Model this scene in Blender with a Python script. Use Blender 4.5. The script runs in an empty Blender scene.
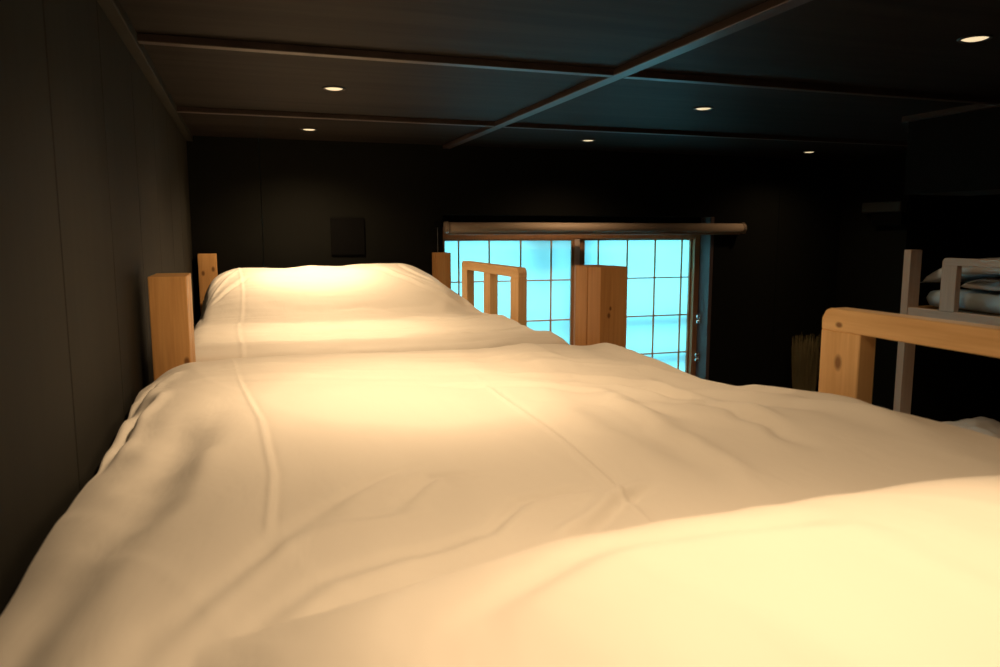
import bpy, bmesh, math, random
import numpy as np
from mathutils import Vector, Matrix

random.seed(7)
S = bpy.context.scene
COL = S.collection

# ------------------------------------------------------------------ camera
ZC = 1.72                                   # eye height above the floor
cam_d = bpy.data.cameras.new('camera')
cam_d.sensor_width = 36.0
cam_d.lens = 756.05 * 36 / 1000
cam_d.clip_start = 0.02
cam_d.dof.use_dof = True
cam_d.dof.focus_distance = 2.6
cam_d.dof.aperture_fstop = 6.3
cam = bpy.data.objects.new('camera', cam_d)
COL.objects.link(cam)
cam.location = (0, 0, ZC)
cam.rotation_euler = (math.pi / 2 - 0.1323, 0, -0.3225)
S.camera = cam

# ------------------------------------------------------------------ world (daylight behind the paper window)
w = bpy.data.worlds.new('daylight')
S.world = w
w.use_nodes = True
bg = w.node_tree.nodes['Background']
bg.inputs[0].default_value = (0.19, 0.82, 1.0, 1)
bg.inputs[1].default_value = 4.4

# ------------------------------------------------------------------ colour management
S.view_settings.view_transform = 'Standard'
S.view_settings.look = 'None'
S.view_settings.gamma = 1.0
S.view_settings.use_curve_mapping = False
S.view_settings.exposure = 0.0
S.cycles.use_denoising = True
S.cycles.max_bounces = 8

LAMP_COLOUR = (1.0, 0.68, 0.385)
LAMP_WATTS = 34.0
BEAM_WATTS = 10.5
CEIL = 0.48                                 # all heights z below are relative to the eye; Z() turns them into metres above the floor


def Z(z):
    return z + ZC


# ------------------------------------------------------------------ materials
def new_mat(name):
    m = bpy.data.materials.new(name)
    m.use_nodes = True
    nt = m.node_tree
    return m, nt, nt.nodes['Principled BSDF']


def N(nt, typ, **kw):
    n = nt.nodes.new(typ)
    for k, v in kw.items():
        setattr(n, k, v)
    return n


def plain(name, col, rough=0.6, metal=0.0, spec=0.3, noise=0.0, scale=20.0, bump=0.0):
    m, nt, b = new_mat(name)
    b.inputs['Roughness'].default_value = rough
    b.inputs['Metallic'].default_value = metal
    b.inputs['Specular IOR Level'].default_value = spec
    tc = N(nt, 'ShaderNodeTexCoord')
    nz = N(nt, 'ShaderNodeTexNoise')
    nz.inputs['Scale'].default_value = scale
    nz.inputs['Detail'].default_value = 4
    nt.links.new(tc.outputs['Object'], nz.inputs['Vector'])
    mx = N(nt, 'ShaderNodeMixRGB')
    mx.inputs[1].default_value = (*[c * (1 - noise) for c in col], 1)
    mx.inputs[2].default_value = (*[min(1, c * (1 + noise)) for c in col], 1)
    nt.links.new(nz.outputs['Fac'], mx.inputs[0])
    nt.links.new(mx.outputs[0], b.inputs['Base Color'])
    if bump:
        bp = N(nt, 'ShaderNodeBump')
        bp.inputs['Strength'].default_value = bump
        bp.inputs['Distance'].default_value = 0.004
        nt.links.new(nz.outputs['Fac'], bp.inputs['Height'])
        nt.links.new(bp.outputs[0], b.inputs['Normal'])
    return m


def wood(name, light, dark, axis='Z', rough=0.55, freq=26.0, knots=(), spec=0.3):
    """Planed softwood: grain stretched along one axis, plus dark oval knots at given object points."""
    m, nt, b = new_mat(name)
    b.inputs['Roughness'].default_value = rough
    b.inputs['Specular IOR Level'].default_value = spec
    tc = N(nt, 'ShaderNodeTexCoord')
    mp = N(nt, 'ShaderNodeMapping')
    k = 0.05
    mp.inputs['Scale'].default_value = {'X': (k, 1, 1), 'Y': (1, k, 1), 'Z': (1, 1, k)}[axis]
    nt.links.new(tc.outputs['Object'], mp.inputs['Vector'])
    n1 = N(nt, 'ShaderNodeTexNoise')
    n1.inputs['Scale'].default_value = freq
    n1.inputs['Detail'].default_value = 3
    n1.inputs['Distortion'].default_value = 0.4
    n2 = N(nt, 'ShaderNodeTexNoise')
    n2.inputs['Scale'].default_value = freq * 7
    n2.inputs['Detail'].default_value = 5
    nt.links.new(mp.outputs[0], n1.inputs['Vector'])
    nt.links.new(mp.outputs[0], n2.inputs['Vector'])
    ad = N(nt, 'ShaderNodeMath', operation='MULTIPLY_ADD')
    nt.links.new(n2.outputs['Fac'], ad.inputs[0])
    ad.inputs[1].default_value = 0.5
    nt.links.new(n1.outputs['Fac'], ad.inputs[2])
    rp = N(nt, 'ShaderNodeValToRGB')
    rp.color_ramp.elements[0].position = 0.48
    rp.color_ramp.elements[0].color = (*dark, 1)
    rp.color_ramp.elements[1].position = 0.98
    rp.color_ramp.elements[1].color = (*light, 1)
    nt.links.new(ad.outputs[0], rp.inputs[0])
    out = rp.outputs[0]
    for (p, r) in knots:
        sub = N(nt, 'ShaderNodeVectorMath', operation='SUBTRACT')
        nt.links.new(tc.outputs['Object'], sub.inputs[0])
        sub.inputs[1].default_value = p
        sc = N(nt, 'ShaderNodeVectorMath', operation='MULTIPLY')
        s = {'X': (.6, 1, 1), 'Y': (1, .6, 1), 'Z': (1, 1, .6)}[axis]
        sc.inputs[1].default_value = s
        nt.links.new(sub.outputs[0], sc.inputs[0])
        ln = N(nt, 'ShaderNodeVectorMath', operation='LENGTH')
        nt.links.new(sc.outputs[0], ln.inputs[0])
        mr = N(nt, 'ShaderNodeMapRange')
        mr.inputs['From Min'].default_value = r * 0.45
        mr.inputs['From Max'].default_value = r
        mr.inputs['To Min'].default_value = 0.82
        mr.inputs['To Max'].default_value = 0.0
        nt.links.new(ln.outputs['Value'], mr.inputs['Value'])
        mx = N(nt, 'ShaderNodeMixRGB')
        nt.links.new(mr.outputs[0], mx.inputs[0])
        nt.links.new(out, mx.inputs[1])
        mx.inputs[2].default_value = (dark[0] * .26, dark[1] * .17, dark[2] * .12, 1)
        out = mx.outputs[0]
    nt.links.new(out, b.inputs['Base Color'])
    bp = N(nt, 'ShaderNodeBump')
    bp.inputs['Strength'].default_value = 0.12
    bp.inputs['Distance'].default_value = 0.001
    nt.links.new(ad.outputs[0], bp.inputs['Height'])
    nt.links.new(bp.outputs[0], b.inputs['Normal'])
    return m


def cloth(name, col, wrinkle=0.25):
    m, nt, b = new_mat(name)
    b.inputs['Roughness'].default_value = 0.9
    b.inputs['Specular IOR Level'].default_value = 0.12
    b.inputs['Base Color'].default_value = (*col, 1)
    b.inputs['Sheen Weight'].default_value = 0.15
    b.inputs['Sheen Roughness'].default_value = 0.5
    tc = N(nt, 'ShaderNodeTexCoord')
    mp = N(nt, 'ShaderNodeMapping')
    mp.inputs['Scale'].default_value = (1.0, 0.45, 1.0)
    mp.inputs['Rotation'].default_value = (0, 0, 0.35)
    nt.links.new(tc.outputs['Object'], mp.inputs['Vector'])
    n1 = N(nt, 'ShaderNodeTexNoise')
    n1.inputs['Scale'].default_value = 13
    n1.inputs['Detail'].default_value = 3
    n1.inputs['Distortion'].default_value = 0.35
    nt.links.new(mp.outputs[0], n1.inputs['Vector'])
    bp = N(nt, 'ShaderNodeBump')
    bp.inputs['Strength'].default_value = wrinkle
    bp.inputs['Distance'].default_value = 0.012
    nt.links.new(n1.outputs['Fac'], bp.inputs['Height'])
    nt.links.new(bp.outputs[0], b.inputs['Normal'])
    return m


M = {}
M['black_wall'] = plain('black_wall', (0.0060, 0.0063, 0.0052), 0.8, noise=0.15, scale=9, spec=0.08)
M['left_wall'] = wood('charcoal_board', (0.020, 0.019, 0.0145), (0.013, 0.0122, 0.0092), 'Z', 0.75, 5.0, spec=0.15)
M['ceiling'] = wood('stained_ceiling_board', (0.022, 0.018, 0.0155), (0.0075, 0.0065, 0.0058), 'X', 0.6, 18.0, spec=0.06)
M['batten'] = wood('black_batten', (0.050, 0.035, 0.031), (0.032, 0.023, 0.020), 'Y', 0.42, 14.0, spec=0.42)
M['floor'] = wood('dark_floor_board', (0.07, 0.05, 0.035), (0.04, 0.028, 0.02), 'Y', 0.5, 8.0)
M['reveal'] = plain('reveal_paint', (0.085, 0.062, 0.062), 0.55, noise=0.05)
M['frame_wood'] = wood('window_frame_wood', (0.50, 0.25, 0.12), (0.36, 0.17, 0.08), 'Z', 0.5, 30)
M['stile_wood'] = wood('shoji_wood', (0.50, 0.26, 0.14), (0.38, 0.19, 0.10), 'Z', 0.55, 30)
M['lit_stile'] = wood('shoji_lit_stile', (0.80, 0.60, 0.50), (0.66, 0.47, 0.38), 'Z', 0.6, 30)  # light falling on the stile face put into a paler wood colour
M['muntin'] = wood('shoji_muntin_wood', (0.85, 0.40, 0.18), (0.70, 0.30, 0.12), 'Z', 0.6, 40)
M['metal'] = plain('chrome', (0.9, 0.92, 0.94), 0.22, 1.0)
M['alu'] = plain('grey_aluminium', (0.12, 0.13, 0.14), 0.4, 0.3)
M['blind'] = plain('blind_fabric', (0.36, 0.27, 0.20), 0.6, noise=0.05, scale=60)
M['blind_cap'] = plain('blind_cap', (0.33, 0.25, 0.19), 0.4)
M['black_plastic'] = plain('black_plastic', (0.0025, 0.0025, 0.0025), 0.6, spec=.05)
M['box_paint'] = plain('box_paint', (0.035, 0.037, 0.034), 0.5, spec=.15)
M['mattress'] = cloth('mattress_ticking', (0.55, 0.5, 0.44), 0.1)
M['duvet'] = cloth('cream_cotton', (0.83, 0.79, 0.72), 0.30)
M['white_cotton'] = cloth('white_cotton', (0.78, 0.78, 0.78), 0.35)
M['blue_cotton'] = cloth('pale_blue_cotton', (0.55, 0.68, 0.78), 0.25)
M['straw'] = plain('dry_straw', (0.21, 0.17, 0.08), 0.8, noise=0.35, scale=120)
M['handle_wood'] = wood('broom_handle_wood', (0.2, 0.13, 0.07), (0.14, 0.09, 0.05), 'Z', 0.5, 60)
M['twine'] = plain('dark_twine', (0.05, 0.03, 0.02), 0.8)
M['trim_ring'] = plain('lamp_ring', (0.02, 0.018, 0.016), 0.4)
PINE_L, PINE_D = (0.88, 0.59, 0.29), (0.68, 0.40, 0.165)
CEDAR_L, CEDAR_D = (0.78, 0.45, 0.18), (0.55, 0.28, 0.09)
M['pine_y'] = wood('pine_rail', PINE_L, PINE_D, 'Y', 0.5, 22)
M['pine_z'] = wood('pine_upright', PINE_L, PINE_D, 'Z', 0.5, 22)
M['pine_x'] = wood('pine_cross', PINE_L, PINE_D, 'X', 0.5, 22)
SHADED_L, SHADED_D = (0.56, 0.29, 0.105), (0.38, 0.175, 0.055)  # post cedar with the shade on the right-hand posts put into its colour
M['daylit_pine_y'] = wood('daylit_rail', (0.74, 0.58, 0.47), (0.60, 0.45, 0.35), 'Y', 0.55, 22)  # same pine, greyed: mixed window and lamp light put into the colour
M['daylit_pine_z'] = wood('daylit_upright', (0.74, 0.58, 0.47), (0.60, 0.45, 0.35), 'Z', 0.55, 22)
M['shaded_cedar'] = wood('shaded_post_timber', SHADED_L, SHADED_D, 'Z', 0.5, 20)
M['cedar'] = wood('post_timber', CEDAR_L, CEDAR_D, 'Z', 0.5, 20)

# shoji paper: lets the daylight through
m, nt, b = new_mat('shoji_paper')
out = nt.nodes['Material Output']
tr = N(nt, 'ShaderNodeBsdfTranslucent')
tr.inputs[0].default_value = (0.80, 0.82, 0.82, 1)
df = N(nt, 'ShaderNodeBsdfDiffuse')
df.inputs[0].default_value = (0.8, 0.78, 0.74, 1)
mxs = N(nt, 'ShaderNodeMixShader')
mxs.inputs[0].default_value = 0.18
nt.links.new(tr.outputs[0], mxs.inputs[1])
nt.links.new(df.outputs[0], mxs.inputs[2])
nt.links.new(mxs.outputs[0], out.inputs['Surface'])
M['paper'] = m

# lamp lens: the lit face of a downlight
m, nt, b = new_mat('lamp_lens')
b.inputs['Base Color'].default_value = (0.3, 0.25, 0.2, 1)
b.inputs['Emission Color'].default_value = (1.0, 0.78, 0.46, 1)
b.inputs['Emission Strength'].default_value = 0.95
M['lens'] = m
M['reflector'] = plain('lamp_reflector', (0.75, 0.62, 0.45), 0.25, 1.0)


# ------------------------------------------------------------------ builders
def link(o, parent=None):
    COL.objects.link(o)
    if parent is not None:
        o.parent = parent
    return o


def mesh_obj(name, bm, mat, parent=None, smooth=False):
    me = bpy.data.meshes.new(name)
    bmesh.ops.recalc_face_normals(bm, faces=bm.faces)
    bm.to_mesh(me)
    bm.free()
    me.materials.append(mat)
    if smooth:
        for p in me.polygons:
            p.use_smooth = True
    return link(bpy.data.objects.new(name, me), parent)


def thing(name, label, cat, loc=(0, 0, 0), group=None):
    o = bpy.data.objects.new(name, None)
    link(o)
    o.location = loc
    o.empty_display_size = 0.1
    return tag(o, label, cat, group)


def tag(o, label, cat, group=None):
    o['label'] = label
    o['category'] = cat
    if group:
        o['group'] = group
    return o


def struct(o):
    o['kind'] = 'structure'
    return o


def box_into(bm, x0, x1, y0, y1, z0, z1, bevel=0.0, seg=2):
    r = bmesh.ops.create_cube(bm, size=1.0)
    vs = r['verts']
    for v in vs:
        v.co = Vector((x0 + (v.co.x + .5) * (x1 - x0), y0 + (v.co.y + .5) * (y1 - y0), z0 + (v.co.z + .5) * (z1 - z0)))
    if bevel:
        es = list({e for v in vs for e in v.link_edges})
        bmesh.ops.bevel(bm, geom=es, offset=bevel, segments=seg, profile=0.6, affect='EDGES')
    return bm


def box(name, x0, x1, y0, y1, z0, z1, mat, parent=None, bevel=0.0, seg=2, origin=None):
    """Box given in eye-relative heights; origin = where its object sits."""
    bm = bmesh.new()
    ox, oy, oz = origin or (0, 0, 0)
    box_into(bm, x0 - ox, x1 - ox, y0 - oy, y1 - oy, Z(z0) - oz, Z(z1) - oz, bevel, seg)
    return mesh_obj(name, bm, mat, parent)


def tube_into(bm, p0, p1, r0, r1=None, n=16):
    r1 = r0 if r1 is None else r1
    p0, p1 = Vector(p0), Vector(p1)
    d = (p1 - p0)
    r = bmesh.ops.create_cone(bm, cap_ends=True, segments=n, radius1=r0, radius2=r1, depth=d.length)
    q = Vector((0, 0, 1)).rotation_difference(d.normalized())
    for v in r['verts']:
        v.co = q @ v.co + (p0 + p1) / 2
    return bm


# ------------------------------------------------------------------ smooth noise for the bedding (numpy value noise)
_rng = np.random.RandomState(5)
_TAB = _rng.rand(256, 256) * 2 - 1


def vnoise(x, y):
    xi = np.floor(x).astype(int)
    yi = np.floor(y).astype(int)
    fx, fy = x - xi, y - yi
    fx = fx * fx * fx * (fx * (fx * 6 - 15) + 10)
    fy = fy * fy * fy * (fy * (fy * 6 - 15) + 10)
    g = lambda a, b: _TAB[a % 256, b % 256]
    return (g(xi, yi) * (1 - fx) + g(xi + 1, yi) * fx) * (1 - fy) + (g(xi, yi + 1) * (1 - fx) + g(xi + 1, yi + 1) * fx) * fy


def fbm(x, y, o=3):
    s, a = 0, 1.0
    for i in range(o):
        s = s + a * vnoise(x * 2 ** i + 17.3 * i, y * 2 ** i + 5.1 * i)
        a *= 0.5
    return s


def ridge(x, y):
    """Soft crease lines: sharp along a noise's zero set."""
    return np.exp(-(vnoise(x, y) / 0.16) ** 2)


def sstep(a, b, x):
    t = np.clip((x - a) / (b - a), 0, 1)
    return t * t * (3 - 2 * t)


def gauss(x, c, s):
    return np.exp(-((x - c) / s) ** 2)


def height_cloth(name, xs, ys, zfun, zbot, mat, label, cat, group=None, parent=None):
    """A duvet: a fine height surface whose rim runs down to a closed underside."""
    X, Y = np.meshgrid(xs, ys)
    Zh = zfun(X, Y)
    nx, ny = len(xs), len(ys)
    cx, cy = float(xs.mean()), float(ys.mean())
    co = np.stack([X - cx, Y - cy, Zh + ZC - Z(zbot)], -1).reshape(-1, 3)
    faces = []
    for j in range(ny - 1):
        for i in range(nx - 1):
            a = j * nx + i
            faces.append((a, a + 1, a + nx + 1, a + nx))
    rim = [i for i in range(nx)] + [j * nx + nx - 1 for j in range(1, ny)] + [(ny - 1) * nx + i for i in range(nx - 2, -1, -1)] + [j * nx for j in range(ny - 2, 0, -1)]
    base = len(co)
    low = co[rim].copy()
    low[:, 2] = 0
    low[:, :2] *= 0.985
    co = np.concatenate([co, low])
    n = len(rim)
    for k in range(n):
        faces.append((rim[k], base + k, base + (k + 1) % n, rim[(k + 1) % n]))
    faces.append(tuple(base + k for k in range(n)))
    me = bpy.data.meshes.new(name)
    me.from_pydata(co.tolist(), [], faces)
    me.update()
    me.materials.append(mat)
    for p in me.polygons:
        p.use_smooth = True
    bm = bmesh.new()
    bm.from_mesh(me)
    bmesh.ops.recalc_face_normals(bm, faces=bm.faces)
    bm.to_mesh(me)
    bm.free()
    o = link(bpy.data.objects.new(name, me), parent)
    o.location = (cx, cy, Z(zbot))
    if label:
        tag(o, label, cat, group)
    return o


# ================================================================== THE ROOM
WL, WB, WR = -0.258, 4.15, 5.06             # left wall, back wall face, alcove wall
YR = -0.75                                  # wall behind the camera
FL = -ZC

struct(box('floor', WL - .1, WR + .1, YR - .1, WB + .3, FL - .08, FL, M['floor']))
struct(box('ceiling', WL - .1, WR + .1, YR - .1, WB + .3, CEIL, CEIL + .08, M['ceiling']))


def panelled_wall(name, along, p0, p1, face, back, z0, z1, seams, mat):
    """Wall of boards with narrow open joints at the seams, as one mesh."""
    bm = bmesh.new()
    cuts = [p0] + [s for s in seams if p0 < s < p1] + [p1]
    g = 0.0016
    inner = face + (0.006 if back > face else -0.006)
    for a, b_ in zip(cuts[:-1], cuts[1:]):
        lo, hi = a + (g if a != p0 else 0), b_ - (g if b_ != p1 else 0)
        f0, f1 = min(face, inner), max(face, inner)
        if along == 'Y':
            box_into(bm, f0, f1, lo, hi, Z(z0), Z(z1), 0.0012, 1)
        else:
            box_into(bm, lo, hi, f0, f1, Z(z0), Z(z1), 0.0012, 1)
    f0, f1 = min(inner, back), max(inner, back)
    if along == 'Y':
        box_into(bm, f0, f1, p0, p1, Z(z0), Z(z1))
    else:
        box_into(bm, p0, p1, f0, f1, Z(z0), Z(z1))
    return struct(mesh_obj(name, bm, mat))


panelled_wall('wall_left', 'Y', YR, WB + .2, WL, WL - .1, FL, CEIL, [0.35, 0.81, 1.27, 1.73, 2.19, 2.65, 3.11, 3.57], M['left_wall'])
# back wall around the window opening
OX0, OX1, OZ0, OZ1 = 1.05, 2.792, -1.06, 0.10
bm = bmesh.new()
for (a, b_, c, d) in ((WL, 0.086 - .0015, FL, CEIL), (0.086 + .0015, OX0, FL, CEIL), (OX1, 3.30, FL, CEIL), (3.303, WR + .1, FL, CEIL), (OX0, OX1, FL, OZ0), (OX0, OX1, OZ1, CEIL)):
    box_into(bm, a, b_, WB, WB + .19, Z(c), Z(d))
struct(mesh_obj('wall_back', bm, M['black_wall']))
struct(box('wall_rear', WL - .1, WR + .1, YR - .1, YR, FL, CEIL, M['black_wall']))
# right side: a projecting wall block in the far corner, then the bunk alcove
bm = bmesh.new()
box_into(bm, WR, WR + .1, YR, WB, Z(FL), Z(CEIL))
box_into(bm, 3.80, WR, 3.60, WB, Z(FL), Z(CEIL))
struct(mesh_obj('wall_right', bm, M['black_wall']))
# dropped soffit over the aisle edge of the alcove
struct(box('trim_1', 2.64, 3.0, YR, 2.53, 0.16, CEIL, M['black_wall']))
struct(box('trim_2', 2.618, 2.645, YR, 2.545, CEIL - .022, CEIL, M['batten']))
# ceiling battens
J = (0.965, 2.105, 3.235)
BX = 1.075
struct(box('trim_3', BX - .022, BX + .022, YR, WB, CEIL - .019, CEIL, M['batten'], bevel=.0015, seg=1))
k = 4
for y in J:
    for (a, b_) in ((WL, BX - .022), (BX + .022, 2.618 if y < 2.545 else (3.80 if y > 3.6 else WR))):
        struct(box('trim_%d' % k, a, b_, y - .016, y + .016, CEIL - .019, CEIL, M['batten'], bevel=.0015, seg=1))
        k += 1
struct(box('trim_%d' % k, WL, WL + .030, YR, WB, CEIL - .028, CEIL, M['left_wall'], bevel=.002, seg=1))

# ------------------------------------------------------------------ window in its reveal
win = bpy.data.objects.new('window_1', None)
link(win)
win.location = (1.92, 4.28, Z(OZ0))
struct(win)
wo = tuple(win.location)
WY = 4.30


def wbox(name, x0, x1, y0, y1, z0, z1, mat, parent, bevel=0.0):
    return box(name, x0, x1, y0, y1, z0, z1, mat, parent, bevel, 1, origin=wo)


bm = bmesh.new()
ox, oy, oz = wo
for (x0, x1, z0, z1) in ((1.02, 1.075, OZ0, .03), (2.752, 2.792, OZ0, .03), (1.075, 2.752, -.036, .03), (1.075, 2.752, OZ0, OZ0 + .04)):
    box_into(bm, x0 - ox, x1 - ox, 4.262 - oy, WB + .19 - oy, Z(z0) - oz, Z(z1) - oz, 0.002, 1)
mesh_obj('window_frame', bm, M['frame_wood'], win)
# painted linings of the reveal in front of the frame
wbox('reveal_lining', OX1 - .004, OX1 + .02, WB - .004, 4.262, OZ0, OZ1, M['reveal'], win)
wbox('reveal_lining', OX0, OX1, 4.262, WB + .19, .03, OZ1, M['black_wall'], win)
# outside: aluminium sash with two guard bars close behind the paper
bm = bmesh.new()
for (x0, x1, z0, z1) in ((1.05, 2.80, -.598, -.552), (1.05, 2.80, -.85, -.80), (1.90, 1.96, OZ0, OZ1)):
    box_into(bm, x0 - ox, x1 - ox, 4.352 - oy, 4.375 - oy, Z(z0) - oz, Z(z1) - oz)
for (x0, x1, z0, z1) in ((1.96, 2.05, -1.0, 0.0), (1.62, 1.80, -.30, -.02)):
    box_into(bm, x0 - ox, x1 - ox, 4.42 - oy, 4.43 - oy, Z(z0) - oz, Z(z1) - oz)
mesh_obj('sash', bm, M['alu'], win)


def shoji(label, x0, x1, muntins, y, stiles, inner=False):
    t = thing('shoji_panel', label, 'sliding screen', ((x0 + x1) / 2, y, Z(OZ0 + .04)), 'paper screens in the window')
    o = tuple(t.location)
    zb, zt = OZ0 + .0405, -.0362
    (sl, sr) = stiles
    for (a, b_, mt) in ((x0, x0 + sl, 'frame_wood'), (x1 - sr, x1, 'lit_stile' if inner else 'stile_wood')):
        box('stile', a, b_, y - .012, y + .012, zb, zt, M[mt], t, .0015, 1, o)
    for (a, b_) in ((zt - .010, zt), (zb, zb + .03)):
        box('rail', x0 + sl, x1 - sr, y - .011, y + .011, a, b_, M['stile_wood'], t, .001, 1, o)
    if inner:
        box('inner_lath', x1 - sr - .020, x1 - sr, y - .009, y + .0045, zb + .03, zt - .010, M['frame_wood'], t, .001, 1, o)
    for x in muntins:
        box('muntin', x - .0042, x + .0042, y - .006, y + .0045, zb + .03, zt - .010, M['muntin'], t, 0, 1, o)
    for z in (-.286, -.532, -.780):
        box('crossbar', x0 + sl, x1 - sr, y - .008, y + .0045, z - .0038, z + .0038, M['muntin'], t, 0, 1, o)
    box('paper', x0 + sl * .5, x1 - sr * .5, y + .005, y + .0062, zb + .01, zt - .005, M['paper'], t, 0, 1, o)
    return t


shoji('left paper sliding screen with dark wooden grid behind the far guard rail', 1.076, 1.942, (1.175, 1.362, 1.560, 1.757), 4.279, (.014, .034), True)
shoji('right paper sliding screen with dark wooden grid between bed post and chrome catches', 1.948, 2.752, (2.085, 2.287, 2.486, 2.682), 4.306, (.040, .012))

for i, z in enumerate((-.557, -.809)):
    t = thing('window_catch', ('upper' if i == 0 else 'lower') + ' chrome catch on the window reveal beside the right paper screen', 'catch', (OX1 - .004, 4.235, Z(z)), 'chrome catches on the window reveal')
    bm = bmesh.new()
    box_into(bm, -.004, 0, -.012, .012, -.03, .03, .0015, 1)
    mesh_obj('plate', bm, M['metal'], t)
    for dz in (-.017, .017):
        bm = bmesh.new()
        bmesh.ops.create_uvsphere(bm, u_segments=14, v_segments=10, radius=.0135)
        for v in bm.verts:
            v.co = Vector((v.co.x - .013, v.co.y, v.co.z + dz))
        mesh_obj('knob', bm, M['metal'], t, True)

# ------------------------------------------------------------------ roller blind over the window
t = thing('roller_blind', 'tan rolled-up roller blind mounted across the top of the paper window', 'blind', (2.04, 4.105, Z(.03)))
o = tuple(t.location)
bm = bmesh.new()
r = 0.029
tube_into(bm, (1.062 - o[0], 0, 0), (2.985 - o[0], 0, 0), r, n=40)
mesh_obj('fabric_roll', bm, M['blind'], t, False)
for p in t.children[0].data.polygons:
    p.use_smooth = abs(p.normal.x) < .5
bm = bmesh.new()
box_into(bm, 1.07 - o[0], 2.975 - o[0], -.006, .006, -r - .012, -r + .006, .003, 2)
mesh_obj('hem_bar', bm, M['blind_cap'], t)
bm = bmesh.new()
box_into(bm, 2.40 - o[0], 2.50 - o[0], -.011, -.006, -r - .016, -r - .002, .002, 1)
mesh_obj('pull_tab', bm, M['blind_cap'], t)
for x in (1.056, 2.991):
    bm = bmesh.new()
    tube_into(bm, (x - .009 - o[0], 0, 0), (x + .009 - o[0], 0, 0), r + .003, n=32)
    e = [e for e in bm.edges if len(e.link_faces) == 2 and any(len(f.verts) > 4 for f in e.link_faces)]
    bmesh.ops.bevel(bm, geom=e, offset=.004, segments=2, affect='EDGES')
    mesh_obj('end_cap', bm, M['blind_cap'], t)
for x in (1.10, 2.95):
    bm = bmesh.new()
    box_into(bm, x - .012 - o[0], x + .012 - o[0], .015, WB - o[1], -.02, .032, .002, 1)
    mesh_obj('bracket', bm, M['black_plastic'], t)
bm = bmesh.new()
tube_into(bm, (1.018 - o[0], .0385, .02), (1.018 - o[0], .0385, -.75), .002, n=8)
mesh_obj('pull_cord', bm, M['alu'], t)

bm = bmesh.new()
box_into(bm, 1.006 - o[0], 1.05 - o[0], .02, WB - o[1], .0, .03, .002, 1)
mesh_obj('cord_clip', bm, M['black_plastic'], t)

# square plate on the back wall
t = tag(box('wall_plate', -.09, .09, -.012, 0, -.0985, .0985, M['black_plastic'], None, .004, 2), 'black square plate on the back wall above the far bed', 'wall plate')
t.data.transform(Matrix.Translation((0, 0, -ZC)))
t.location = (.523, WB, Z(-.02))

# two-tier dark box high on the projecting wall
t = thing('wall_box', 'dark two-tier box mounted high on the wall left of the far bunk', 'box', (3.80, 3.76, Z(.12)))
o = tuple(t.location)
box('hood', 3.74, 3.80, 3.605, 3.91, .125, .19, M['box_paint'], t, .012, 3, o)
box('body', 3.755, 3.80, 3.605, 3.84, .045, .125, M['black_plastic'], t, .006, 2, o)

# ================================================================== CEILING DOWNLIGHTS
LIGHTS = [
    (0.302, 0.36, 'recessed round ceiling downlight above the pillow end of the near bed'),
    (0.302, 1.49, 'recessed round ceiling downlight above the middle of the near bed'),
    (0.302, 2.655, 'recessed round ceiling downlight above the foot of the far bed, between two battens'),
    (0.303, 3.715, 'recessed round ceiling downlight above the pillow of the far bed'),
    (1.74, 1.484, 'recessed round ceiling downlight over the aisle, largest one near the upper right corner'),
    (1.706, 2.616, 'recessed round ceiling downlight over the aisle, in the second row of panels from the window'),
    (1.716, 3.686, 'recessed round ceiling downlight in front of the window'),
    (3.21, 3.79, 'recessed round ceiling downlight in the far right corner of the room'),
    (3.045, 2.87, 'recessed round ceiling downlight half hidden by the dropped soffit'),
]
proto = None
for i, (x, y, lab) in enumerate(LIGHTS):
    if proto is None:
        t = proto = thing('downlight', lab, 'ceiling light', (x, y, Z(CEIL)), 'recessed downlights in the ceiling')
        bm = bmesh.new()
        n = 40
        prof = [(.039, 0), (.039, -.002), (.036, -.004), (.032, -.004), (.030, -.002), (.030, 0)]
        rings = []
        for (rr, zz) in prof:
            rings.append([bm.verts.new((rr * math.cos(2 * math.pi * a / n), rr * math.sin(2 * math.pi * a / n), zz)) for a in range(n)])
        for q in range(len(rings)):
            A, B = rings[q], rings[(q + 1) % len(rings)]
            for a in range(n):
                bm.faces.new((A[a], A[(a + 1) % n], B[(a + 1) % n], B[a]))
        mesh_obj('trim_ring', bm, M['trim_ring'], t, True)
        bm = bmesh.new()
        dome = [(0.0001, -.0062), (.012, -.0058), (.021, -.0046), (.027, -.0026), (.030, -.0008)]
        rings = [[bm.verts.new((rr * math.cos(2 * math.pi * a / n), rr * math.sin(2 * math.pi * a / n), zz)) for a in range(n)] for (rr, zz) in dome]
        for A, B in zip(rings[:-1], rings[1:]):
            for a in range(n):
                bm.faces.new((A[a], A[(a + 1) % n], B[(a + 1) % n], B[a]))
        bm.faces.new(rings[-1])
        mesh_obj('lens', bm, M['lens'], t, True)
    else:
        t = proto.copy()
        link(t)
        t.location = (x, y, Z(CEIL))
        t['label'] = lab
        for ch in [c for c in proto.children if c.type == 'MESH']:
            c = ch.copy()
            link(c, t)
    k_ = (.70 if y < 1 else 1.25 if y > 3 else 1.04) if x < 1 else (.85 if x < 2 else .34)
    for nm, watts, ang in (('downlight_lamp', LAMP_WATTS, 146), ('downlight_beam', BEAM_WATTS, 84)):
        ld = bpy.data.lights.new(nm, 'SPOT')
        ld.energy = watts * k_ * ((1.25 if nm == 'downlight_lamp' else .6) if x < 1 and y > 3 else 1.0)
        ld.color = LAMP_COLOUR
        ld.spot_size = math.radians(ang)
        ld.spot_blend = 1.0
        ld.shadow_soft_size = 0.03
        lo = bpy.data.objects.new(nm, ld)
        link(lo, t)
        lo.location = (0, 0, -.012)

# ================================================================== BUNK BEDS


def post(name, x0, x1, y0, y1, ztop, mat, parent, o):
    return box(name, x0, x1, y0, y1, FL, ztop, mat, parent, .003, 2, o)


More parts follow.
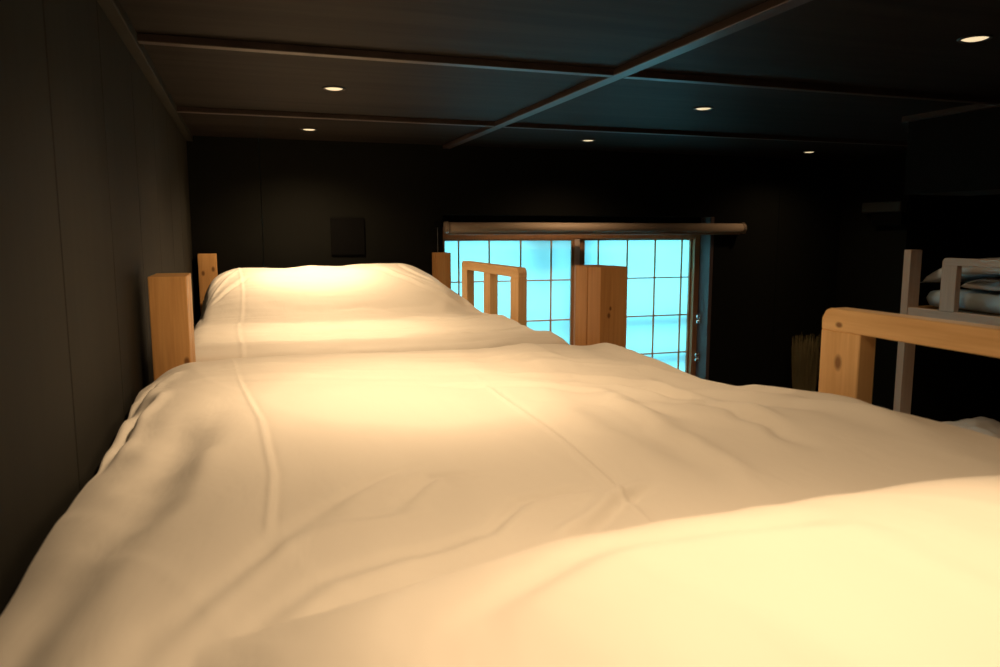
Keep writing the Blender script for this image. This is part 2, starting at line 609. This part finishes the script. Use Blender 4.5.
def guard(parent, o, side_x, y0, y1, ztop, zbot, mats, thick=.038, face=1):
    """A guard: three uprights under a top rail whose ends are chamfered."""
    wu, rh = .097, .042
    sx0, sx1 = (side_x, side_x + thick * face) if face > 0 else (side_x - thick, side_x)
    bm = bmesh.new()
    c = .020
    prof = [(y0, Z(ztop - rh)), (y1, Z(ztop - rh)), (y1, Z(ztop - c)), (y1 - c * .45, Z(ztop - .005)), (y1 - c * 1.1, Z(ztop)), (y0 + c * 1.1, Z(ztop)), (y0 + c * .45, Z(ztop - .005)), (y0, Z(ztop - c))]
    A = [bm.verts.new((sx0 - o[0], y - o[1], z - o[2])) for y, z in prof]
    B = [bm.verts.new((sx1 - o[0], y - o[1], z - o[2])) for y, z in prof]
    bm.faces.new(A)
    bm.faces.new(B[::-1])
    for q in range(len(prof)):
        bm.faces.new((A[q], B[q], B[(q + 1) % len(prof)], A[(q + 1) % len(prof)]))
    bmesh.ops.bevel(bm, geom=[e for e in bm.edges], offset=.002, segments=1, affect='EDGES')
    g = mesh_obj('guard_rail', bm, mats[0], parent)
    ymid = (y0 + y1) / 2
    for (a, b_) in ((y1 - wu, y1), (ymid - wu / 2, ymid + wu / 2), (y0, y0 + wu)):
        box('upright', sx0, sx1, a, b_, zbot, ztop - rh, mats[1], g, .002, 1, o)
    return g


KN = lambda pts, base, n: wood(n, *base, 'Z', 0.5, 22, knots=pts)
LX0, LX1 = -0.229, 1.069                    # outer faces of the posts of the left bunks


def left_bunk(label, y0, y1, gy0, gy1, ztops, post_mats, guard_mats):
    """Posts at (y0, y1); upper bed frame with side rails, end rails, slats and a guard on the aisle side; lower bed frame."""
    o = (LX0, y0, 0.0)
    t = thing('bunk_bed', label, 'bunk bed', o, 'pine bunk beds in the room')
    pw = .087
    k = 0
    for ya in (y0, y1 - pw):
        for xa in (LX0, LX1 - pw):
            post('post', xa, xa + pw, ya, ya + pw, ztops[k], post_mats[k], t, o)
            k += 1
    for zt in (-.506, -1.29):
        for xa in (LX0 + .02, LX1 - .055):
            box('side_rail', xa, xa + .035, y0 + pw, y1 - pw, zt - .13, zt, M['pine_y'], t, .003, 1, o)
        for ya in (y0 + .02, y1 - .055):
            box('end_rail', LX0 + pw, LX1 - pw, ya, ya + .035, zt - .13, zt, M['pine_x'], t, .003, 1, o)
        box('slat_base', LX0 + .055, LX1 - .055, y0 + .055, y1 - .055, zt - .128, zt - .104, M['pine_x'], t, .002, 1, o)
    guard(t, o, 1.030, gy0, gy1, -.1385, -.60, guard_mats)
    return t, o


pm = M['cedar']
near_left_foot = KN([((.078, 1.949, Z(-.318)), .0085)], (CEDAR_L, CEDAR_D), 'knotty_post_left')
near_right_foot = KN([((1.240, 1.949, Z(-.243)), .0065), ((1.245, 1.949, Z(-.222)), .005)], (SHADED_L, SHADED_D), 'knotty_post_right')
far_left_head = KN([((.022, 1.949, Z(-.20)), .010), ((.070, 1.949, Z(-.180)), .010)], (CEDAR_L, CEDAR_D), 'knotty_post_far')
near_guard_y = wood('guard_rail_pine', PINE_L, PINE_D, 'Y', .5, 22, knots=[((1.259, 1.053, Z(-.168)), .0065)])
near_guard_z = wood('guard_upright_pine', PINE_L, PINE_D, 'Z', .5, 22, knots=[((1.259, 1.050, Z(-.238)), .011)])
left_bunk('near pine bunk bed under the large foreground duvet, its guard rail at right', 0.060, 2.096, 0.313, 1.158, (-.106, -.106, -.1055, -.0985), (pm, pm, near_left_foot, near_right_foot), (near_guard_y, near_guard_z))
left_bunk('far pine bunk bed against the back wall, its guard rail in front of the window', 2.101, 4.137, 2.852, 3.696, (-.106, -.100, -.104, -.108), (pm, M['shaded_cedar'], far_left_head, M['shaded_cedar']), (M['pine_y'], M['pine_z']))

# mattresses under the duvets
for (lab, y0, y1) in (('mattress of the near bunk bed under the large cream duvet', .15, 2.005), ('mattress of the far bunk bed under the far cream duvet', 2.19, 4.045)):
    o = tag(box('mattress', LX0 + .06, LX1 - .06, y0, y1, 0, .104, M['mattress'], None, .025, 3, (0, (y0 + y1) / 2, ZC)), lab, 'mattress', 'mattresses on the bunk beds')
    o.location = (0, (y0 + y1) / 2, Z(-.608))


# ------------------------------------------------------------------ duvets
def stroke(X, Y, pts, width, h, lip=0.0, taper=.2):
    """One fold drawn in the cloth along a path on the bed: a soft ridge (h > 0) or valley, with a raised lip beside it."""
    best = np.full(X.shape, 9.0)
    side = np.zeros(X.shape)
    par = np.zeros(X.shape)
    seg = [math.dist(p, q) for p, q in zip(pts[:-1], pts[1:])]
    tot, run = sum(seg), 0.0
    for (p, q), L in zip(zip(pts[:-1], pts[1:]), seg):
        dx, dy = (q[0] - p[0]) / L, (q[1] - p[1]) / L
        t = np.clip((X - p[0]) * dx + (Y - p[1]) * dy, 0, L)
        ex, ey = X - p[0] - t * dx, Y - p[1] - t * dy
        d = np.hypot(ex, ey)
        m = d < best
        best = np.where(m, d, best)
        side = np.where(m, ex * dy - ey * dx, side)
        par = np.where(m, (run + t) / tot, par)
        run += L
    fade = sstep(0, taper, par) * sstep(1, 1 - taper, par)
    side = np.sign(side) * best
    return fade * (h * np.exp(-(best / width) ** 2) + lip * np.exp(-((side - 1.6 * width) / (1.2 * width)) ** 2))


NEAR_FOLDS = [
    # aisle side: long drapes
    ([(.67, 1.40), (.66, 1.20), (.62, .96), (.57, .70)], .022, .0075, -.003),
    ([(.70, 1.48), (.64, 1.15), (.58, .88)], .018, .005, .003),
    ([(.84, 1.55), (.82, 1.42), (.78, 1.10), (.74, .85)], .020, .007, -.004),
    ([(.62, 1.58), (.76, 1.46), (.79, 1.18), (.74, .95), (.72, .75)], .016, -.006, .004),
    ([(.86, 1.38), (.87, 1.20), (.89, 1.0), (.88, .75)], .022, .008, -.004),
    ([(.55, 1.62), (.70, 1.58), (.84, 1.44)], .015, .005, -.003),
    ([(.60, 1.72), (.78, 1.68), (.93, 1.52)], .016, .005, .002),
    ([(.94, 1.30), (.95, 1.12), (.97, .92)], .020, .007, -.003),
    ([(.55, 1.30), (.53, 1.05), (.50, .80)], .030, .005, -.002),
    ([(.36, 1.58), (.60, 1.50), (.72, 1.36)], .014, .004, -.002),
    ([(.50, 1.78), (.72, 1.78), (.90, 1.66)], .012, .004, -.002),
    # wall side: the cloth drags down towards the wall
    ([(-.21, .50), (-.19, .67), (-.155, .87), (-.135, 1.11), (-.10, 1.40), (-.06, 1.5)], .050, -.019, .004),
    ([(-.19, .55), (-.14, .78), (-.10, .94), (-.03, 1.28)], .030, .004, -.002),
    ([(-.10, .56), (-.07, .65), (.0, .76), (.11, .91), (.24, 1.0)], .012, -.0035, .002),
    ([(-.04, .58), (.05, .68), (.14, .74), (.27, .77)], .014, -.0035, .003),
    ([(-.02, .73), (.08, .84), (.21, .88)], .012, -.0025, .002),
    ([(-.235, 1.28), (-.215, 1.5), (-.20, 1.72)], .016, -.012, .008),
    ([(-.235, 1.62), (-.205, 1.78), (-.15, 1.86)], .014, -.010, .008),
    # in front of the pillow
    ([(.14, .86), (.22, .93), (.30, .93)], .010, -.004, .003),
    ([(.22, .74), (.30, .82), (.40, .84)], .012, -.004, .003),
    ([(.30, .70), (.40, .80), (.47, .83)], .011, .004, -.003),
    # over the pillow
    ([(.10, .40), (.24, .44), (.40, .42)], .020, -.005, .003),
    ([(.45, .30), (.62, .36), (.85, .38)], .022, -.006, .004),
]


def near_z(X, Y):
    z = -.328 + .034 * sstep(1.45, .80, Y) * sstep(.2, 1.0, X) + .018 * gauss(Y, 1.88, .16)
    z += .006 * np.sin(X * 3.0 + 1.0)
    # pillow under the head end
    px = np.clip(1 - np.abs((X - .51) / .56) ** 3.0, 0, 1) ** .8 * (1 + .16 * gauss(X, .20, .16))
    py = np.clip(1 - np.abs((Y - .295 - .01 * X) / .32) ** 3.0, 0, 1) ** .9
    z += .125 * px * py * (1 - .36 * sstep(.55, .95, X))
    # loose cloth: long soft drapes plus small creases
    wx = X + .10 * vnoise(X * 2.0 + 3, Y * 1.5) + .10 * (Y - 1.2) * sstep(.3, .9, X)
    amp = .45 + .7 * sstep(.35, .85, X) * sstep(.6, 1.1, Y) + .5 * sstep(.12, -.2, X)
    calm = 1 - .55 * gauss(X, .15, .25) * gauss(Y, 1.5, .5)
    z += .008 * amp * calm * fbm(wx * 8.0, Y * 2.2, 2)
    z += .0035 * amp * calm * sstep(.15, .4, X) * ridge(wx * 6.5 + 9, Y * 2.2 + 2)
    z += .0010 * calm * ridge((X + .45 * Y) * 6.5, (Y - .3 * X) * 3.0 + 11)
    z += .008 * fbm(X * 2.2 + 4, Y * 2.0 + 8, 2)
    Xw = X + .016 * vnoise(X * 7 + 2, Y * 6 + 4) + .006 * vnoise(X * 19, Y * 17)
    Yw = Y + .03 * vnoise(X * 6 + 8, Y * 5 + 1)
    mod = 1.3 + .6 * vnoise(X * 5 + 20, Y * 5 + 30)
    for f in NEAR_FOLDS:
        z += mod * stroke(Xw, Yw, *f)
    # ironed creases
    cx1 = np.interp(Y, [.80, .84, 1.02, 1.29, 1.64, 2.0], [.008, .01, .02, .01, -.02, -.05])
    w1 = sstep(.79, .86, Y) * (.25 + .75 * sstep(1.78, 1.6, Y))
    z += (.0030 * gauss(X, cx1, .0036) - .0022 * gauss(X, cx1 + .009, .006)) * w1
    cx2 = np.interp(Y, [.70, .74, .97, 1.29, 1.8], [.415, .42, .44, .47, .50])
    z += (.0036 * gauss(X, cx2, .005) - .002 * gauss(X, cx2 + .016, .010)) * sstep(.66, .8, Y) * sstep(1.7, 1.35, Y)
    # foot: small gathered cross folds, running with the hem
    foot = gauss(Y, 1.80, .14)
    z += .0030 * foot * vnoise(X * 4 + 5, Y * 30 + X * 5) + .0018 * foot * ridge(X * 2.5, (Y + .10 * X) * 26)
    # the cloth falls to the wall
    tl = np.clip((-.07 - X) / .188, 0, 1)
    fold = .010 * vnoise(Y * 3.5 + X * 8, X * 3 + 2) + .005 * vnoise(Y * 11 + X * 14, X * 5)
    z -= .055 * tl ** 2.0 - fold * tl
    z -= .05 * np.clip((-.243 - X) / .0135, 0, 1) ** 2
    z += .024 * sstep(.6, .95, X) * (1 - .95 * sstep(1.08, 1.5, Y))
    z += (.009 * gauss(Y, 1.64, .12) - .016 * gauss(Y, 1.24, .13)) * sstep(.7, .95, X)
    # right edge rounds over inside the guard
    tr_ = np.clip((X - .95) / .074, 0, 1)
    z -= .15 * (1 - np.sqrt(np.clip(1 - tr_ ** 2, 0, 1)))
    # foot edge rounds over between the posts
    tf = np.clip((Y - 1.915) / .085, 0, 1)
    z -= .14 * (1 - np.sqrt(np.clip(1 - tf ** 2, 0, 1)))
    th = np.clip((.215 - Y) / .06, 0, 1)
    z -= .12 * (1 - np.sqrt(np.clip(1 - th ** 2, 0, 1)))
    return np.maximum(z, -.492)


height_cloth('duvet', np.linspace(-.2565, 1.0245, 420), np.linspace(.155, 2.0, 460), near_z, -.50, M['duvet'],
             'large rumpled cream duvet filling the foreground on the near bunk bed', 'duvet', 'cream duvets')


FAR_FOLDS = [
    ([(-.02, 3.92), (-.10, 3.72), (-.17, 3.48)], .012, .009, -.004),
    ([(-.05, 3.90), (-.14, 3.78), (-.20, 3.66)], .011, .008, -.004),
    ([(.0, 3.70), (-.07, 3.55), (-.14, 3.38)], .014, -.006, .004),
    ([(.60, 3.92), (.68, 3.70), (.82, 3.40), (.93, 3.22)], .016, .008, -.004),
    ([(.76, 3.94), (.80, 3.80), (.90, 3.60)], .010, .010, -.005),
    ([(.66, 3.85), (.78, 3.60), (.92, 3.42)], .014, -.006, .003),
    ([(-.12, 2.62), (.2, 2.58), (.55, 2.60), (.9, 2.55)], .020, -.005, .004),
    ([(.30, 3.22), (.55, 3.26), (.90, 3.14)], .022, -.005, .003),
    ([(-.16, 2.36), (.15, 2.42), (.40, 2.38)], .014, -.006, .004),
    ([(.55, 2.40), (.75, 2.46), (.97, 2.40)], .014, -.006, .004),
    ([(.62, 2.60), (.80, 2.52), (.97, 2.62)], .012, .005, -.003),
    ([(.55, 2.95), (.78, 2.84), (.97, 2.92)], .014, .005, -.003),
]


def far_z(X, Y):
    z = -.340 + 0 * X
    z += .012 * gauss(Y, 2.78, .17) - .006 * gauss(Y, 3.12, .09) + .012 * gauss(Y, 2.34, .06)
    # pillow under the duvet, leaning on the head end
    py = np.interp(Y, [3.12, 3.18, 3.24, 3.32, 3.42, 3.56, 3.70, 3.84, 3.93, 3.98, 4.04], [0, .03, .12, .30, .47, .64, .79, .93, 1.0, .98, .8])
    left = np.clip((X + .215 - .06 * np.clip(3.88 - Y, 0, 1)) / .20, 0, 1)
    right = np.clip((1.04 - X) / .34, 0, 1)
    px = np.sqrt(np.clip(1 - (1 - left) ** 2, 0, 1)) * (1 - (1 - right) ** 2.2)
    z += .170 * py * px * (1 + .10 * sstep(.35, .7, X) - .03 * gauss(X, .46, .04) * sstep(3.8, 3.9, Y))
    z += .006 * fbm(X * 3.5 + 40, Y * 9 + 3, 3) * (1 - .5 * py)
    z += .003 * ridge(X * 2.5 + 7, Y * 9.0) * (1 - py * .8)
    z += .006 * py * fbm(X * 6 + 3, Y * 4, 2)
    Xw = X + .018 * vnoise(X * 7 + 2, Y * 6 + 4)
    Yw = Y + .035 * vnoise(X * 5 + 8, Y * 5 + 1) + .012 * vnoise(X * 15, Y * 4)
    for f in FAR_FOLDS:
        z += stroke(Xw, Yw, *f)
    cr = X + .03 + .008 * np.sin(Y * 5)
    z += .0030 * gauss(cr, 0, .0050) - .0015 * gauss(cr, .011, .008)
    tl = np.clip((-.14 - X) / .085, 0, 1)
    z -= .10 * (1 - np.sqrt(np.clip(1 - tl ** 2, 0, 1)))
    tr_ = np.clip((X - .95) / .074, 0, 1)
    z -= .13 * (1 - np.sqrt(np.clip(1 - tr_ ** 2, 0, 1)))
    tf = np.clip((2.26 - Y) / .07, 0, 1)
    z -= .10 * (1 - np.sqrt(np.clip(1 - tf ** 2, 0, 1)))
    tb = np.clip((Y - 3.98) / .06, 0, 1)
    z -= .10 * (1 - np.sqrt(np.clip(1 - tb ** 2, 0, 1)))
    return np.maximum(z, -.492)


height_cloth('duvet', np.linspace(-.225, 1.0245, 260), np.linspace(2.195, 4.04, 360), far_z, -.50, M['duvet'],
             'cream duvet pulled over a pillow on the far bunk bed below the back wall', 'duvet', 'cream duvets')

# ------------------------------------------------------------------ bunk across the room
RX = 3.74
ry1 = 3.552
ry0 = ry1 - 2.04
o = (RX, ry0, 0.0)
t = thing('bunk_bed', 'bunk bed across the room in the dark alcove at the right edge', 'bunk bed', o, 'pine bunk beds in the room')
for ya in (ry0, ry1 - .05):
    for xa in (RX, 4.98 - .087):
        post('post', xa, xa + .087, ya, ya + .05, -.1, M['daylit_pine_z'], t, o)
for zt in (-.44, -1.27):
    for xa in (RX + .004, 4.94):
        box('side_rail', xa, xa + .035, ry0 + .05, ry1 - .05, zt - .09, zt, M['daylit_pine_y'], t, .003, 1, o)
    for ya in (ry0 + .008, ry1 - .043):
        box('end_rail', RX + .087, 4.893, ya, ya + .035, zt - .09, zt, M['pine_x'], t, .003, 1, o)
    box('slat_base', RX + .039, 4.94, ry0 + .05, ry1 - .05, zt - .135, zt - .11, M['pine_x'], t, .002, 1, o)
guard(t, o, RX, 3.285 - .845, 3.285, -.140, -.44, (M['daylit_pine_y'], M['daylit_pine_z']), .038, 1)
for zt, lab in ((-.44, 'mattress on the upper bunk across the room under the folded bedding'), (-1.27, 'mattress on the lower bunk across the room')):
    mo = tag(box('mattress', -.43, .43, -.95, .95, 0, .10, M['mattress'], None, .025, 3, (0, 0, ZC)), lab, 'mattress', 'mattresses on the bunk beds')
    mo.location = (4.36, (ry0 + ry1) / 2, Z(zt - .109))


def pillow(name, lab, cat, group, loc, size, rot, mat, seed, pinch=1.0, flat=.5, sq=3.2, droop=0.0):
    """A stuffed pillow: two quilted faces meeting in a seam, with drawn-out corners and dents."""
    lx, ly, lz = size
    bm = bmesh.new()
    n = 30
    rng = random.Random(seed)
    dx, dy = rng.random() * 50, rng.random() * 50
    top, bot = {}, {}
    for i in range(n + 1):
        for j in range(n + 1):
            u, v = i / n * 2 - 1, j / n * 2 - 1
            k = 1 - .07 * pinch * ((1 - abs(v) ** 2) * abs(u) ** 3)
            k2 = 1 - .07 * pinch * ((1 - abs(u) ** 2) * abs(v) ** 3)
            h = max(0.0, (1 - abs(u) ** sq)) ** (1.76 / sq) * max(0.0, (1 - abs(v) ** sq)) ** (1.76 / sq)
            wr = float(fbm(np.array(u * 2.2 + dx), np.array(v * 2.2 + dy), 3)) * .16 * h
            fl = float(ridge(np.array(u * 2.6 + dy), np.array(v * 1.6 + dx))) * .12 * h
            x, y = u * lx / 2 * k, v * ly / 2 * k2
            sag = -droop * (max(0.0, v - .2) / .8) ** 1.6
            top[i, j] = bm.verts.new((x, y, sag + lz * (.5 * h * (1 + wr) + fl * .4)))
            if 0 < i < n and 0 < j < n:
                bot[i, j] = bm.verts.new((x, y, sag - lz * flat * .5 * h * (1 - wr * .5)))
            else:
                bot[i, j] = top[i, j]
    for i in range(n):
        for j in range(n):
            bm.faces.new((top[i, j], top[i + 1, j], top[i + 1, j + 1], top[i, j + 1]))
            q = (bot[i, j], bot[i, j + 1], bot[i + 1, j + 1], bot[i + 1, j])
            try:
                bm.faces.new(q)
            except ValueError:
                pass
    ob = mesh_obj(name, bm, mat, None, True)
    ob.location = loc
    ob.rotation_euler = rot
    return tag(ob, lab, cat, group)


G = 'bedding piled on the bunk across the room'
pillow('folded_duvet', 'pale bluish folded duvet lying lowest in the pile on the far right bunk', 'duvet', G, (4.10, 3.065, Z(-.388)), (.48, .87, .105), (0, 0, 0), M['blue_cotton'], 3, .2, 1, 9)
pillow('pillow', 'white pillow in the middle of the pile behind the far right guard rail', 'pillow', G, (4.10, 2.89, Z(-.302)), (.48, .76, .095), (0, 0, .06), M['white_cotton'], 8, 1, .35, 5)
pillow('pillow', 'white pillow with a pointed corner on top of the pile on the far right bunk', 'pillow', G, (4.09, 3.12, Z(-.222)), (.48, .84, .155), (-.06, 0, -.05), M['white_cotton'], 12, 1, .12, 4.5, .052)
pillow('duvet', 'grey-white duvet mound on the lower bunk across the room', 'duvet', 'grey-white bedding', (4.02, 3.14, Z(-1.228)), (.56, .62, .26), (0, 0, .1), M['white_cotton'], 21, .5, .30)

# ------------------------------------------------------------------ straw broom standing bristles-up by the back wall
bx, by = 3.47, 3.98
t = thing('broom', 'dark straw broom standing bristles up against the back wall, left of the guard rail', 'broom', (bx, by, 0))
bm = bmesh.new()
tube_into(bm, (0, 0, .0), (0, .04, .36), .012, n=14)
mesh_obj('handle', bm, M['handle_wood'], t, True)
bm = bmesh.new()
tube_into(bm, (0, .04, .34), (0, .046, .44), .03, .038, n=20)
mesh_obj('binding', bm, M['twine'], t, True)
bm = bmesh.new()
for i in range(520):
    a = random.uniform(-1, 1)
    b_ = random.uniform(-1, 1)
    p0 = Vector((a * .032, .045 + b_ * .018, .41))
    hgt = random.uniform(.86, 1.03) + random.uniform(0, .05)
    p2 = Vector((a * random.uniform(.075, .10), .05 + b_ * .04, hgt))
    p1 = p0.lerp(p2, .55) + Vector((a * .012, 0, 0))
    tube_into(bm, p0, p1, .0019, .0017, 4)
    tube_into(bm, p1, p2, .0017, .0008, 4)
br = mesh_obj('bristles', bm, M['straw'], t)
br['kind'] = 'stuff'
